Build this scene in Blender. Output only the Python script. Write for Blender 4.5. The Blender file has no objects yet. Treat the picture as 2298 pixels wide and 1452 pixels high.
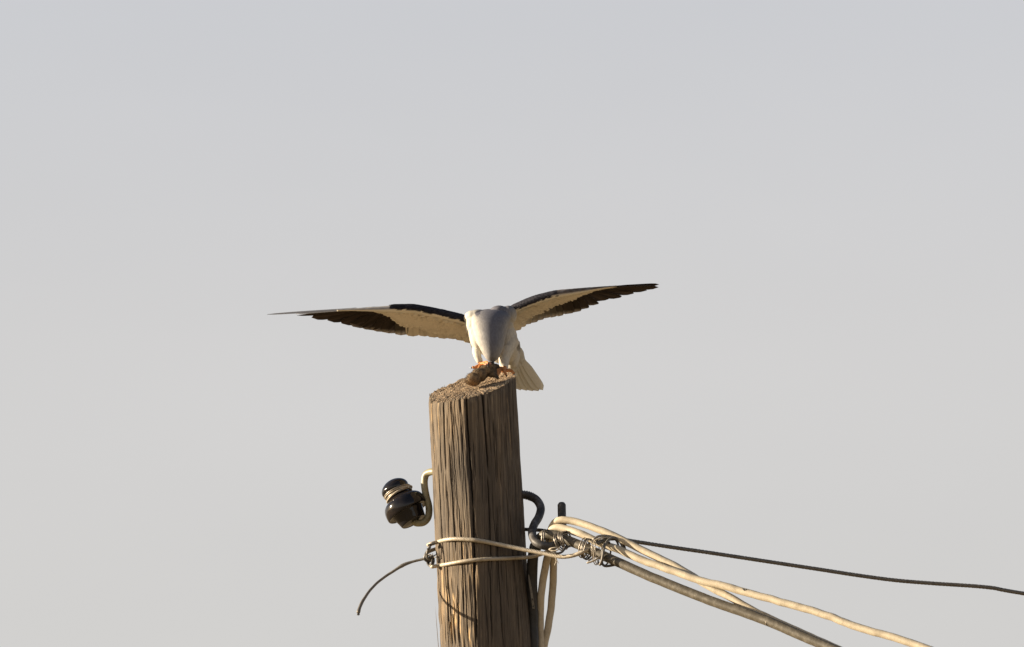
import bpy, bmesh, math, random
import numpy as np
from mathutils import Vector, Matrix, noise as mnoise
R = math.radians
random.seed(7); rng = np.random.default_rng(7)
scene = bpy.context.scene

# ------------------------------------------------------------------ camera
U = 0.00093                      # metres covered by one photograph pixel at the pole
ELEV = R(13); DIST = 24.0
CX, CY = 1149.0, 726.0
TGT = Vector(((CX-1059)*U, 0, 7.0))
FWD = Vector((0, math.cos(ELEV), math.sin(ELEV)))
UPV = Vector((0, -math.sin(ELEV), math.cos(ELEV)))
CAMP = TGT - DIST*FWD
cam = bpy.data.cameras.new('camera'); co = bpy.data.objects.new('camera', cam)
scene.collection.objects.link(co); scene.camera = co
co.location = CAMP; co.rotation_euler = (R(90)+ELEV, 0, 0)
cam.sensor_width = 36; cam.lens = 36*DIST/(2298*U)
cam.clip_start = 0.5; cam.clip_end = 12000
cam.dof.use_dof = True; cam.dof.focus_distance = DIST; cam.dof.aperture_fstop = 8.0

# ------------------------------------------------------------------ world + sun
SUN_EL = R(13); SUN_BACK = R(3)          # sun low on the left, a touch behind the pole
SD = Vector((-math.cos(SUN_EL)*math.cos(SUN_BACK), math.cos(SUN_EL)*math.sin(SUN_BACK), math.sin(SUN_EL)))
w = bpy.data.worlds.new('World'); scene.world = w; w.use_nodes = True
nt = w.node_tree; nt.nodes.clear()
N = nt.nodes.new
out = N('ShaderNodeOutputWorld'); bg = N('ShaderNodeBackground'); bg2 = N('ShaderNodeBackground'); add = N('ShaderNodeAddShader')
sky = N('ShaderNodeTexSky'); sky.sky_type = 'NISHITA'; sky.sun_disc = False
sky.sun_elevation = SUN_EL; sky.sun_rotation = R(-90)+SUN_BACK
sky.altitude = 100; sky.air_density = 1.0; sky.dust_density = 4.0; sky.ozone_density = 1.0
bg.inputs['Strength'].default_value = 0.022
nt.links.new(sky.outputs[0], bg.inputs['Color'])
# a thin even veil of high haze over the whole sky, paler near the horizon
tc = N('ShaderNodeTexCoord'); sep = N('ShaderNodeSeparateXYZ'); ramp = N('ShaderNodeValToRGB')
nt.links.new(tc.outputs['Generated'], sep.inputs[0]); nt.links.new(sep.outputs['Z'], ramp.inputs[0])
cr = ramp.color_ramp
cr.elements[0].position = 0.0; cr.elements[0].color = (0.262, 0.247, 0.228, 1)
cr.elements[1].position = 1.0; cr.elements[1].color = (0.02, 0.03, 0.05, 1)
for p_, c_ in ((0.19, (0.226, 0.211, 0.198, 1)), (0.225, (0.226, 0.212, 0.203, 1)), (0.255, (0.211, 0.204, 0.206, 1)), (0.36, (0.085, 0.09, 0.11, 1)), (0.55, (0.04, 0.047, 0.065, 1))):
    e_ = cr.elements.new(p_); e_.color = c_
bg2.inputs['Strength'].default_value = 1.0
hz = N('ShaderNodeTexNoise'); hz.inputs['Scale'].default_value = 9; hz.inputs['Detail'].default_value = 5; hz.inputs['Roughness'].default_value = 0.55
hm = N('ShaderNodeMapping'); hm.inputs['Scale'].default_value = (1, 1, 3.5); nt.links.new(tc.outputs['Generated'], hm.inputs[0]); nt.links.new(hm.outputs[0], hz.inputs['Vector'])
hr = N('ShaderNodeMapRange'); hr.inputs['From Min'].default_value = .3; hr.inputs['From Max'].default_value = .7; hr.inputs['To Min'].default_value = .972; hr.inputs['To Max'].default_value = 1.028
nt.links.new(hz.outputs['Fac'], hr.inputs['Value'])
hv = N('ShaderNodeVectorMath'); hv.operation = 'SCALE'; nt.links.new(ramp.outputs[0], hv.inputs[0]); nt.links.new(hr.outputs[0], hv.inputs['Scale'])
nt.links.new(hv.outputs[0], bg2.inputs['Color'])
nt.links.new(bg.outputs[0], add.inputs[0]); nt.links.new(bg2.outputs[0], add.inputs[1])
nt.links.new(add.outputs[0], out.inputs[0])

sl = bpy.data.lights.new('sun', 'SUN'); so = bpy.data.objects.new('sun', sl); scene.collection.objects.link(so)
sl.energy = 5.0; sl.angle = R(0.53); sl.color = (1.0, 0.84, 0.63)
so.location = (-6, 2, 12); so.rotation_euler = SD.to_track_quat('Z', 'Y').to_euler()

scene.view_settings.view_transform = 'Standard'; scene.view_settings.look = 'None'
scene.view_settings.exposure = 1.3; scene.view_settings.gamma = 1; scene.view_settings.use_curve_mapping = False
scene.cycles.max_bounces = 8

# ------------------------------------------------------------------ helpers
def W(px, py, yd=0.0):
    """world point seen at photograph position (px, py) standing yd units behind the pole's axis"""
    d = FWD*DIST + Vector((1, 0, 0))*((px-CX)*U) - UPV*((py-CY)*U)
    t = (yd*U - CAMP.y)/d.y
    return CAMP + d*t

COL = scene.collection
def link(o, parent=None):
    COL.objects.link(o)
    if parent is not None: o.parent = parent
    return o
def tag(o, label=None, cat=None, group=None, kind=None):
    if label: o['label'] = label
    if cat: o['category'] = cat
    if group: o['group'] = group
    if kind: o['kind'] = kind
    return o
BASE = {}
def thing(name, base, label, cat, group=None):
    o = bpy.data.objects.new(name, None); o.location = base; o.empty_display_size = 0.05
    link(o); tag(o, label, cat, group); BASE[o] = Vector(base); return o
def mesh_obj(name, vs, fs, mat, parent=None, smooth=True, cols=None, fattr=None):
    """vs are world points; when there is a parent they are stored relative to it"""
    off = Vector((0, 0, 0)); p = parent
    while p is not None: off += p.location; p = p.parent
    if parent is None:
        off = Vector(vs[0]) if len(vs) else Vector((0, 0, 0))
    vv = [(v[0]-off[0], v[1]-off[1], v[2]-off[2]) for v in vs]
    me = bpy.data.meshes.new(name); me.from_pydata(vv, [], fs); me.update()
    if smooth: me.polygons.foreach_set('use_smooth', [True]*len(me.polygons))
    if cols is not None:
        a = me.color_attributes.new('pigment', 'FLOAT_COLOR', 'POINT')
        a.data.foreach_set('color', np.asarray([(c[0], c[1], c[2], 1.0) for c in cols], dtype=np.float32).ravel())
    me.materials.append(mat)
    o = bpy.data.objects.new(name, me)
    if parent is None: o.location = off
    return link(o, parent)

def spline(pts, step):
    """Catmull-Rom through pts = [(Vector, radius)], resampled about every `step` metres"""
    P = [Vector(p) for p, r in pts]; Q = [r for p, r in pts]
    P = [P[0]*2-P[1]] + P + [P[-1]*2-P[-2]]; Q = [Q[0]] + Q + [Q[-1]]
    res = []
    for i in range(1, len(P)-2):
        a, b, c, d = P[i-1:i+3]; n = max(2, int((c-b).length/step))
        for k in range(n):
            t = k/n
            v = 0.5*((2*b) + (c-a)*t + (2*a-5*b+4*c-d)*t*t + (3*b-a-3*c+d)*t**3)
            res.append((v, Q[i]+(Q[i+1]-Q[i])*t))
    res.append((P[-2], Q[-2])); return res

def tube_geo(pts, step=0.004, seg=12, lay=0, groove=0.0, pitch=0.05, wob=0.0, cap=True, phase=0.0, serr=None):
    """swept tube; lay>0 gives it the twisted lay of that many strands"""
    S = spline(pts, step); vs = []; fs = []
    T0 = (S[1][0]-S[0][0]).normalized()
    nrm = T0.orthogonal().normalized(); s = 0.0; prev = S[0][0]; Tp = T0
    for i, (p, r) in enumerate(S):
        T = (S[min(i+1, len(S)-1)][0]-S[max(i-1, 0)][0]).normalized()
        q = Tp.rotation_difference(T); nrm = (q @ nrm); nrm = (nrm - T*nrm.dot(T)).normalized(); Tp = T
        bn = T.cross(nrm); s += (p-prev).length; prev = p
        rr = r*U
        if serr and serr[0] <= s <= serr[1]: rr *= 1+0.11*math.sin(s/0.0042*2*math.pi)
        c = p + (nrm*mnoise.noise((s*40, 0, phase)) + bn*mnoise.noise((s*40, 9, phase)))*wob*U
        for k in range(seg):
            a = 2*math.pi*k/seg
            m = 1.0
            if lay: m = 1 - groove*(1-abs(math.cos(0.5*lay*(a - 2*math.pi*s/pitch))))**1.5*1.3
            vs.append(c + (nrm*math.cos(a)+bn*math.sin(a))*rr*m)
    n = len(S)
    for i in range(n-1):
        for k in range(seg):
            k2 = (k+1) % seg
            fs.append((i*seg+k, i*seg+k2, (i+1)*seg+k2, (i+1)*seg+k))
    if cap:
        for end, idx in ((0, 0), (1, n-1)):
            p, r = S[idx]; T = (S[1][0]-S[0][0]).normalized()*-1 if end == 0 else (S[-1][0]-S[-2][0]).normalized()
            ring = [idx*seg+k for k in range(seg)]; base = len(vs)
            for k in ring: vs.append(p + (vs[k]-p)*0.7 + T*r*U*0.5)
            vs.append(p + T*r*U*0.75)
            for k in range(seg):
                k2 = (k+1) % seg
                q4 = (ring[k], ring[k2], base+k2, base+k); t3 = (base+k, base+k2, base+seg)
                if end == 0: q4 = q4[::-1]; t3 = t3[::-1]
                fs.append(q4); fs.append(t3)
    return vs, fs
def merge(geos):
    vs = []; fs = []
    for v, f in geos:
        o = len(vs); vs += v; fs += [tuple(i+o for i in q) for q in f]
    return vs, fs
def tube(name, pts, mat, parent=None, **k):
    v, f = tube_geo(pts, **k); return mesh_obj(name, v, f, mat, parent)
def PX(lst, r=None):
    """[(px,py,y[,r])] -> [(Vector, r)]"""
    return [(W(a[0], a[1], a[2]), a[3] if len(a) > 3 else r) for a in lst]
def interp(x, tab):
    tab = sorted(tab); xs = [t[0] for t in tab]
    return [float(np.interp(x, xs, [t[i] for t in tab])) for i in range(1, len(tab[0]))]

# ------------------------------------------------------------------ materials
def newmat(name):
    m = bpy.data.materials.new(name); m.use_nodes = True
    b = m.node_tree.nodes['Principled BSDF']; return m, m.node_tree, b
def nd(t, k, **kw):
    n = t.nodes.new(k)
    for a, v in kw.items(): setattr(n, a, v)
    return n
def noise_col(t, scale, stops, vec=None, detail=6, rough=0.6, dist=0.0):
    n = nd(t, 'ShaderNodeTexNoise'); n.inputs['Scale'].default_value = scale; n.inputs['Detail'].default_value = detail
    n.inputs['Roughness'].default_value = rough; n.inputs['Distortion'].default_value = dist
    if vec is not None: t.links.new(vec, n.inputs['Vector'])
    r = nd(t, 'ShaderNodeValToRGB'); t.links.new(n.outputs['Fac'], r.inputs[0])
    e = r.color_ramp.elements
    e[0].position, e[0].color = stops[0][0], (*stops[0][1], 1)
    e[1].position, e[1].color = stops[-1][0], (*stops[-1][1], 1)
    for p, c in stops[1:-1]: x = e.new(p); x.color = (*c, 1)
    return r.outputs[0], n.outputs['Fac']
def bump(t, b, h, strength, dist):
    n = nd(t, 'ShaderNodeBump'); n.inputs['Strength'].default_value = strength; n.inputs['Distance'].default_value = dist
    t.links.new(h, n.inputs['Height']); t.links.new(n.outputs[0], b.inputs['Normal']); return n
def mixc(t, a, bq, fac, mode='MIX'):
    m = nd(t, 'ShaderNodeMix', data_type='RGBA', blend_type=mode)
    for sock, v in ((m.inputs[6], a), (m.inputs[7], bq), (m.inputs[0], fac)):
        if isinstance(v, (tuple, list)): sock.default_value = (*v, 1)
        elif isinstance(v, (int, float)): sock.default_value = v
        else: t.links.new(v, sock)
    return m.outputs[2]
def objvec(t, scale=(1, 1, 1)):
    c = nd(t, 'ShaderNodeTexCoord'); m = nd(t, 'ShaderNodeMapping'); m.inputs['Scale'].default_value = scale
    t.links.new(c.outputs['Object'], m.inputs[0]); return m.outputs[0]

def simple(name, c1, c2, scale, rough=0.6, bumpd=0.0, spec=0.4, metal=0.0, stretch=(1, 1, 1), c3=None):
    m, t, b = newmat(name); v = objvec(t, stretch)
    stops = [(0.35, c1), (0.65, c2)] if c3 is None else [(0.3, c1), (0.5, c2), (0.72, c3)]
    c, f = noise_col(t, scale, stops, v)
    t.links.new(c, b.inputs['Base Color']); b.inputs['Roughness'].default_value = rough
    b.inputs['Specular IOR Level'].default_value = spec; b.inputs['Metallic'].default_value = metal
    if bumpd: bump(t, b, f, 0.7, bumpd)
    return m
M_beige = simple('beige_cable_sheath', (0.44, 0.375, 0.27), (0.48, 0.415, 0.305), 60, 0.6, 0.0008, c3=(0.34, 0.285, 0.20))
M_grey = simple('grey_cable_sheath', (0.080, 0.069, 0.050), (0.100, 0.087, 0.064), 90, 0.5, 0.0007, c3=(0.18, 0.16, 0.125))
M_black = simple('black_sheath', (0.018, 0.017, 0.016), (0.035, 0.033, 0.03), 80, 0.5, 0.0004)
M_steel = simple('weathered_steel_strand', (0.11, 0.10, 0.088), (0.19, 0.175, 0.15), 200, 0.55, 0.0003, metal=0.25)
M_zinc = simple('galvanised_strand', (0.32, 0.28, 0.21), (0.46, 0.40, 0.31), 150, 0.5, 0.0003, metal=0.15, c3=(0.33, 0.29, 0.23))
M_tie = simple('thin_tie_wire', (0.20, 0.175, 0.145), (0.36, 0.32, 0.27), 150, 0.38, 0.0002, metal=0.55)
M_tied = simple('dark_tie_wire', (0.06, 0.055, 0.05), (0.11, 0.10, 0.09), 150, 0.4, 0.0002, metal=0.4)
M_iron = simple('dark_hook_iron', (0.022, 0.023, 0.027), (0.055, 0.05, 0.046), 55, 0.55, 0.0012, metal=0.2, c3=(0.19, 0.185, 0.19))
M_paint = simple('cream_painted_iron', (0.21, 0.19, 0.115), (0.28, 0.255, 0.16), 60, 0.4, 0.0004, c3=(0.17, 0.15, 0.095))
M_skin = simple('orange_foot_skin', (0.34, 0.115, 0.035), (0.60, 0.28, 0.10), 220, 0.5, 0.0004)
M_claw = simple('black_horn', (0.012, 0.011, 0.012), (0.03, 0.028, 0.028), 200, 0.25)
M_pink = simple('pink_mouse_skin', (0.42, 0.22, 0.16), (0.55, 0.33, 0.25), 300, 0.5)
M_straw = simple('pale_fibre', (0.45, 0.36, 0.24), (0.6, 0.5, 0.35), 100, 0.8)

m, t, b = newmat('brown_glazed_ceramic'); M_glaze = m
c, f = noise_col(t, 28, [(0.35, (0.008, 0.008, 0.011)), (0.55, (0.009, 0.008, 0.009)), (0.8, (0.026, 0.018, 0.013))], objvec(t))
t.links.new(c, b.inputs['Base Color']); b.inputs['Roughness'].default_value = 0.13; b.inputs['Specular IOR Level'].default_value = 0.4
rg, _ = noise_col(t, 60, [(0.35, (0.07,)*3), (0.75, (0.17,)*3)], objvec(t)); t.links.new(rg, b.inputs['Roughness'])

def pigment_mat(name, transl=0.0, fine=900, var=0.18, bd=0.0004, stretch=(1, 1, 1)):
    m, t, b = newmat(name); a = nd(t, 'ShaderNodeAttribute', attribute_name='pigment')
    g, f = noise_col(t, fine, [(0.3, (1-var,)*3), (0.7, (1+var*0.35,)*3)], objvec(t, stretch), detail=3)
    c = mixc(t, a.outputs['Color'], g, 1.0, 'MULTIPLY')
    t.links.new(c, b.inputs['Base Color']); b.inputs['Roughness'].default_value = 0.75; b.inputs['Specular IOR Level'].default_value = 0.2
    bump(t, b, f, 0.6, bd)
    if transl:
        tr = nd(t, 'ShaderNodeBsdfTranslucent'); t.links.new(c, tr.inputs[0]); mx = nd(t, 'ShaderNodeMixShader'); mx.inputs[0].default_value = transl
        o = t.nodes['Material Output']; t.links.new(b.outputs[0], mx.inputs[1]); t.links.new(tr.outputs[0], mx.inputs[2]); t.links.new(mx.outputs[0], o.inputs[0])
    return m
M_body = pigment_mat('soft_plumage', 0.0, 650, 0.16, 0.0004, (1, 1, 0.22))
M_tail = pigment_mat('tail_feather', 0.2, 700, 0.10, 0.0002)
M_feather = pigment_mat('flight_feather', 0.45, 700, 0.12, 0.0002)
M_fur = pigment_mat('mouse_fur', 0.0, 450, 0.45, 0.0008)

# weathered pole wood
def wood_mat():
    m, t, b = newmat('weathered_pole_wood')
    vec = objvec(t, (1, 1, 0.014))
    c, f = noise_col(t, 190, [(0.26, (0.036, 0.027, 0.019)), (0.42, (0.100, 0.078, 0.056)), (0.54, (0.168, 0.133, 0.096)), (0.72, (0.30, 0.25, 0.185))], vec, detail=8, rough=0.7)
    c2, f2 = noise_col(t, 70, [(0.32, (0.66, 0.65, 0.63)), (0.52, (1, 1, 1)), (0.72, (1.2, 1.12, 1.0))], objvec(t, (1, 1, 0.05)), detail=6)
    c3, f3 = noise_col(t, 15, [(0.35, (0.80, 0.80, 0.80)), (0.65, (1.1, 1.06, 1.0))], objvec(t, (1, 1, 0.5)), detail=4)
    x = mixc(t, c, c2, 0.85, 'MULTIPLY'); x = mixc(t, x, c3, 0.9, 'MULTIPLY')
    a = nd(t, 'ShaderNodeAttribute', attribute_name='pigment')    # r: freshly split pale wood, g: dark grime in the checks
    sp = nd(t, 'ShaderNodeSeparateColor'); t.links.new(a.outputs['Color'], sp.inputs[0])
    fresh = mixc(t, (0.52, 0.36, 0.19), c2, 0.6, 'MULTIPLY')
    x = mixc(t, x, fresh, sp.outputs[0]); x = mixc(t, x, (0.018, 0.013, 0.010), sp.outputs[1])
    # weathered silver skin
    x = mixc(t, x, (0.062, 0.053, 0.045), sp.outputs[2])
    t.links.new(x, b.inputs['Base Color']); b.inputs['Roughness'].default_value = 0.8; b.inputs['Specular IOR Level'].default_value = 0.25
    fs_, ff = noise_col(t, 620, [(0.34, (0.54, 0.52, 0.50)), (0.48, (1, 1, 1)), (0.66, (1.45, 1.38, 1.28))], objvec(t, (1, 1, 0.012)), detail=4)
    x = mixc(t, x, fs_, 0.75, 'MULTIPLY'); t.links.new(x, b.inputs['Base Color'])
    bump(t, b, f, 0.9, 0.0014)
    return m
M_wood = wood_mat()
def end_mat():
    m, t, b = newmat('sawn_end_grain')
    c, f = noise_col(t, 420, [(0.25, (0.10, 0.075, 0.052)), (0.45, (0.27, 0.20, 0.135)), (0.6, (0.38, 0.29, 0.19)), (0.8, (0.58, 0.47, 0.33))], objvec(t, (1, 1, 1)), detail=6, rough=0.75)
    c2, f2 = noise_col(t, 70, [(0.35, (0.6, 0.58, 0.58)), (0.6, (1.05, 1.0, 0.92))], objvec(t), detail=5)
    x = mixc(t, c, c2, 0.9, 'MULTIPLY')
    a = nd(t, 'ShaderNodeAttribute', attribute_name='pigment'); sp = nd(t, 'ShaderNodeSeparateColor'); t.links.new(a.outputs['Color'], sp.inputs[0])
    x = mixc(t, x, (0.7, 0.64, 0.5), sp.outputs[0]); x = mixc(t, x, (0.03, 0.022, 0.016), sp.outputs[1])
    t.links.new(x, b.inputs['Base Color']); b.inputs['Roughness'].default_value = 0.9
    bump(t, b, f, 1.0, 0.0025); return m
M_end = end_mat()

# ------------------------------------------------------------------ ground
m, t, b = newmat('dry_grass_and_sand')
c, f = noise_col(t, 0.6, [(0.3, (0.22, 0.165, 0.10)), (0.5, (0.30, 0.235, 0.145)), (0.7, (0.37, 0.30, 0.195))], objvec(t), detail=9, rough=0.7)
t.links.new(c, b.inputs['Base Color']); b.inputs['Roughness'].default_value = 1.0; b.inputs['Specular IOR Level'].default_value = 0.0
gv = [(0, 0, 0)]; gf = []; rr_ = [2, 5, 10, 20, 45, 100, 250, 700, 2000, 6000]; ns = 72
for r_ in rr_:
    for k in range(ns):
        a_ = 2*math.pi*k/ns; x_, y_ = r_*math.cos(a_), r_*math.sin(a_)
        gv.append((x_, y_, 0 if r_ < 3 else 0.25*mnoise.noise((x_*0.05, y_*0.05, 1))*min(1, r_/20)))
for k in range(ns): gf.append((0, 1+k, 1+(k+1) % ns))
for i in range(len(rr_)-1):
    for k in range(ns): gf.append((1+i*ns+k, 1+(i+1)*ns+k, 1+(i+1)*ns+(k+1) % ns, 1+i*ns+(k+1) % ns))
g = mesh_obj('ground', gv, gf, m); g['kind'] = 'structure'

# ------------------------------------------------------------------ utility pole
CUT = W(1059, 868, 0)
SLX, SLY = 0.265, 0.455
def cut_z(x, y): return CUT.z + SLX*(x-CUT.x) + SLY*y
def axis_x(z): return CUT.x + 0.0545*(CUT.z - z)
def rad(z): return (98.5 + 0.004*max(0, (CUT.z-z)/U))*U

def vnoise2(u, v, nu, nv, seed, per=True):
    """value noise; u in [0,1) periodic with nu cells, v in cells"""
    r = np.random.default_rng(seed); g = r.random((nu, nv+3))*2-1
    x = u*nu; xi = np.floor(x).astype(int); xf = x-xi; yi = np.floor(v).astype(int); yf = v-yi
    xf = xf*xf*(3-2*xf); yf = yf*yf*(3-2*yf); yi = np.clip(yi, 0, nv); x0 = xi % nu; x1 = (xi+1) % nu
    return (g[x0, yi]*(1-xf)+g[x1, yi]*xf)*(1-yf) + (g[x0, yi+1]*(1-xf)+g[x1, yi+1]*xf)*yf

# checks in the wood: (offset/radius at top, at bottom, first py, last py, half width in units, depth in units)
CHECKS = [(-.68, -.70, 888, 1075, 2.6, 9), (-.87, -.85, 1050, 1240, 2.2, 8), (-.86, -.78, 1200, 1470, 2.0, 8), (-.50, -.50, 888, 1090, 1.8, 6),
          (-.60, -.57, 1010, 1260, 2.0, 8), (-.78, -.75, 1262, 1460, 2.4, 9), (-.34, -.27, 880, 955, 3.0, 9), (-.27, -.30, 940, 1110, 1.4, 4),
          (-.165, -.13, 876, 1170, 3.0, 12), (-.13, -.22, 1150, 1470, 2.8, 11), (.08, .10, 872, 930, 2.2, 7), (.225, .26, 868, 1090, 2.4, 10),
          (.25, .20, 1080, 1300, 1.8, 8), (.18, .12, 1290, 1470, 1.8, 7), (.52, .55, 850, 900, 1.8, 6), (.38, .36, 1180, 1470, 1.4, 5),
          (.71, .74, 1150, 1470, 1.6, 6), (-.42, -.46, 1180, 1400, 1.7, 6), (-.70, -.68, 1110, 1180, 1.2, 4), (-.95, -.94, 900, 1040, 1.5, 4),
          (.86, .80, 860, 1060, 1.2, 3), (.62, .60, 960, 1130, 1.0, 3), (-.38, -.40, 1270, 1470, 1.6, 6), (-.56, -.6, 1330, 1470, 1.6, 5), (-.05, -.02, 1000, 1100, 1.2, 3)]
pole = thing('utility_pole', (axis_x(0), 0, 0), 'tall weathered brown wooden pole with a slanting rough top, split by long cracks', 'pole')

NT = 760
# finer angular steps on the weathered front
tt = np.concatenate([np.linspace(-100, 100, 600, endpoint=False), np.linspace(100, 260, 160, endpoint=False)])*math.pi/180
uu = ((tt+math.pi) % (2*math.pi))/(2*math.pi)
rows_depth = np.concatenate([np.linspace(0, 660, 250), np.array([720, 900, 1300, 2200, 3600, 5200, 7700])])   # units below the rim
TH, DP = np.meshgrid(tt, rows_depth); UU = np.broadcast_to(uu, TH.shape)
DP0 = DP.copy()
vis = np.clip(DP/660, 0, 1)
# first pass: z of each vertex
zr = np.array([[cut_z(CUT.x + rad(CUT.z)*math.sin(a), -rad(CUT.z)*math.cos(a)) for a in tt]])
Z = zr - DP*U
Z = np.where(DP0 > 700, CUT.z - DP*U, Z)
Z[-1, :] = 0.0 - 0.05
prow = (CUT.z - Z)/U*0.974 + 868                     # about the photograph row of each vertex
R_ = np.vectorize(rad)(Z)/U
# cross-section: a shallow shoulder runs along the big check, flattening the flanks on either side of it
a0 = -0.19
dth = (TH-a0+math.pi) % (2*math.pi)-math.pi
sec = 1.0 + 0.024*np.exp(-(np.abs(dth)/0.22)**1.5) - 0.012*np.exp(-((np.abs(dth)-0.62)/0.3)**2) - 0.012*((dth > 0) & (dth < 1.2))*np.exp(-np.clip(dth, 0, 9)/0.3)
rr = R_*sec
vz = prow/120.0
rr += 1.2*vnoise2(UU, vz*0.4, 14, 90, 1) + 0.7*vnoise2(UU, vz*0.6, 46, 90, 2) + 0.7*vnoise2(UU, vz*1.6, 150, 150, 3) + 0.6*vnoise2(UU, vz*4, 330, 320, 4)
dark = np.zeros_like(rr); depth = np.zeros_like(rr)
for i, (o0, o1, p0, p1, hw, dp) in enumerate(CHECKS):
    f_ = np.clip((prow-p0)/(p1-p0), 0, 1); off = o0+(o1-o0)*f_
    cen = np.arcsin(np.clip(off, -.99, .99)) + 0.010*vnoise2(np.full_like(UU, .3), prow/45, 3, 80, 20+i) + 0.004*vnoise2(np.full_like(UU, .3), prow/12, 3, 240, 60+i)
    env = np.clip((prow-p0+ (60 if p0 < 890 else 0))/25, 0, 1)*np.clip((p1-prow)/40, 0, 1)
    d_ = (TH-cen+math.pi) % (2*math.pi)-math.pi
    s_ = np.abs(d_)*R_/(hw*0.62*(0.55+0.45*env)+1e-6)
    prof = np.exp(-s_**2.2)*env
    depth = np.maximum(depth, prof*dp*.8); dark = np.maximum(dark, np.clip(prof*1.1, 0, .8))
# many hairline splits
for i in range(90):
    a_ = rng.uniform(-1.6, 1.6); p0 = rng.uniform(850, 1420); ln = rng.uniform(40, 190); hw = rng.uniform(.5, .9)
    env = np.clip((prow-p0)/15, 0, 1)*np.clip((p0+ln-prow)/25, 0, 1)
    cen = a_ + 0.014*vnoise2(np.full_like(UU, .3), prow/30, 3, 80, 200+i)
    d_ = np.abs(TH-cen)*R_/hw; prof = np.exp(-d_**2)*env
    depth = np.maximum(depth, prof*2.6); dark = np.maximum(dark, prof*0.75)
rr -= depth
# torn, lifted slivers low on the sunny side
sliver = np.clip(vnoise2(UU, prow/55, 120, 60, 9)-0.25, 0, 1)*np.clip((prow-1180)/120, 0, 1)*(TH < -0.05)*(TH > -1.9)
rr += 3.2*sliver
sliver2 = np.clip(vnoise2(UU, prow/40, 90, 60, 19)-0.45, 0, 1)*(TH < 0.0)*(prow < 1250)
rr += 1.6*sliver2
# crumbling rim
rim = np.clip(1-DP0/14, 0, 1)
rr -= rim*(1.6+1.3*vnoise2(UU, DP0*0, 90, 3, 31))
fresh = np.zeros_like(rr)
for (o0, p0, p1, wd) in ((-.755, 1385, 1440, .030), (-.68, 1340, 1425, .03), (-.655, 1395, 1424, .05), (-.83, 1330, 1375, .012), (-.79, 1340, 1365, .015), (-.35, 1420, 1470, .02), (-.55, 1365, 1450, .012),
                         (-.95, 905, 960, .03), (-.93, 1000, 1100, .012), (-.80, 900, 1000, .012), (-.17, 885, 960, .008), (-.22, 1240, 1330, .010), (-.4, 1230, 1290, .01), (.80, 900, 1050, .006), (-.9, 1280, 1360, .02)):
    d_ = np.abs(TH-np.arcsin(o0)+0.02*vnoise2(UU*0+.2, prow/14, 3, 120, 77))/wd
    e_ = np.clip((prow-p0)/10, 0, 1)*np.clip((p1-prow)/18, 0, 1)
    fresh = np.maximum(fresh, np.exp(-d_**3)*e_*(0.9 if p0 > 1300 else 0.6))
fresh = np.maximum(fresh, np.clip(sliver*1.1, 0, .6)*0.5)
silver = np.clip(0.33+0.4*vnoise2(UU, vz, 9, 60, 41), 0, .7)
AX = CUT.x + 0.0545*(CUT.z-Z)
X = AX + rr*U*np.sin(TH); Y = -rr*U*np.cos(TH)
top = np.zeros_like(Z); 
Zf = Z + np.where(DP0 < 40, (1-DP0/40)*U*(2.2*vnoise2(UU, DP0*0, 120, 3, 33)+1.5*vnoise2(UU, DP0*0, 40, 3, 34)), 0)
nr, ncol = Z.shape
vs = np.stack([X, Y, Zf], -1).reshape(-1, 3)
idx = np.arange(nr*ncol).reshape(nr, ncol)
fs = np.stack([idx[:-1, :], idx[1:, :], np.roll(idx, -1, 1)[1:, :], np.roll(idx, -1, 1)[:-1, :]], -1).reshape(-1, 4)
pig = np.stack([fresh, dark, silver*(1-fresh)], -1).reshape(-1, 3)
shaft = mesh_obj('shaft', vs.tolist(), fs.tolist(), M_wood, pole, cols=pig)
rimx, rimy, rimz = X[0], Y[0], Zf[0]
# the slanting end, rough with torn fibres
NRD = 90; ev = []; ecol = []
def enoise(x, y, s): return mnoise.noise((x*s, y*s, 3.3))
step = 2; rid = list(range(0, ncol, step)); ne = len(rid)
for j in range(NRD+1):
    f_ = 1-(j/NRD)
    for k in rid:
        x = CUT.x+(rimx[k]-CUT.x)*f_; y = rimy[k]*f_
        edge = min(1, (1-f_)*12)
        n1 = enoise(x, y, 380)*1.4 + enoise(x, y, 900)*1.0 + enoise(x, y, 90)*2.5
        rimoff = (rimz[k]-cut_z(rimx[k], rimy[k]))*(1-edge)
        z = cut_z(x, y) + rimoff + n1*U*edge
        # a few radial shakes
        an = math.atan2(x-CUT.x, -y); crk = 0
        for ca, r0 in ((-.9, .3), (-2.1, .2), (.35, .35), (1.9, .3), (-0.25, .5), (2.8, .25)):
            if f_ > r0: crk = max(crk, math.exp(-((an-ca+.08*enoise(x, y, 60))*f_*98/1.6)**2))
        z -= crk*4*U*edge
        ev.append((x, y, z)); 
        white = 1.0 if enoise(x+5, y, 260) > 0.62 else 0.0
        ecol.append((white*.8, max(crk*.8, 0.35 if enoise(x, y+3, 520) < -0.42 else 0), 0))
ef = []
for j in range(NRD):
    for k in range(ne): ef.append((j*ne+k, (j)*ne+(k+1) % ne, (j+1)*ne+(k+1) % ne, (j+1)*ne+k))
mesh_obj('end_grain', ev, ef, M_end, pole, cols=ecol, smooth=False)

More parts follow.
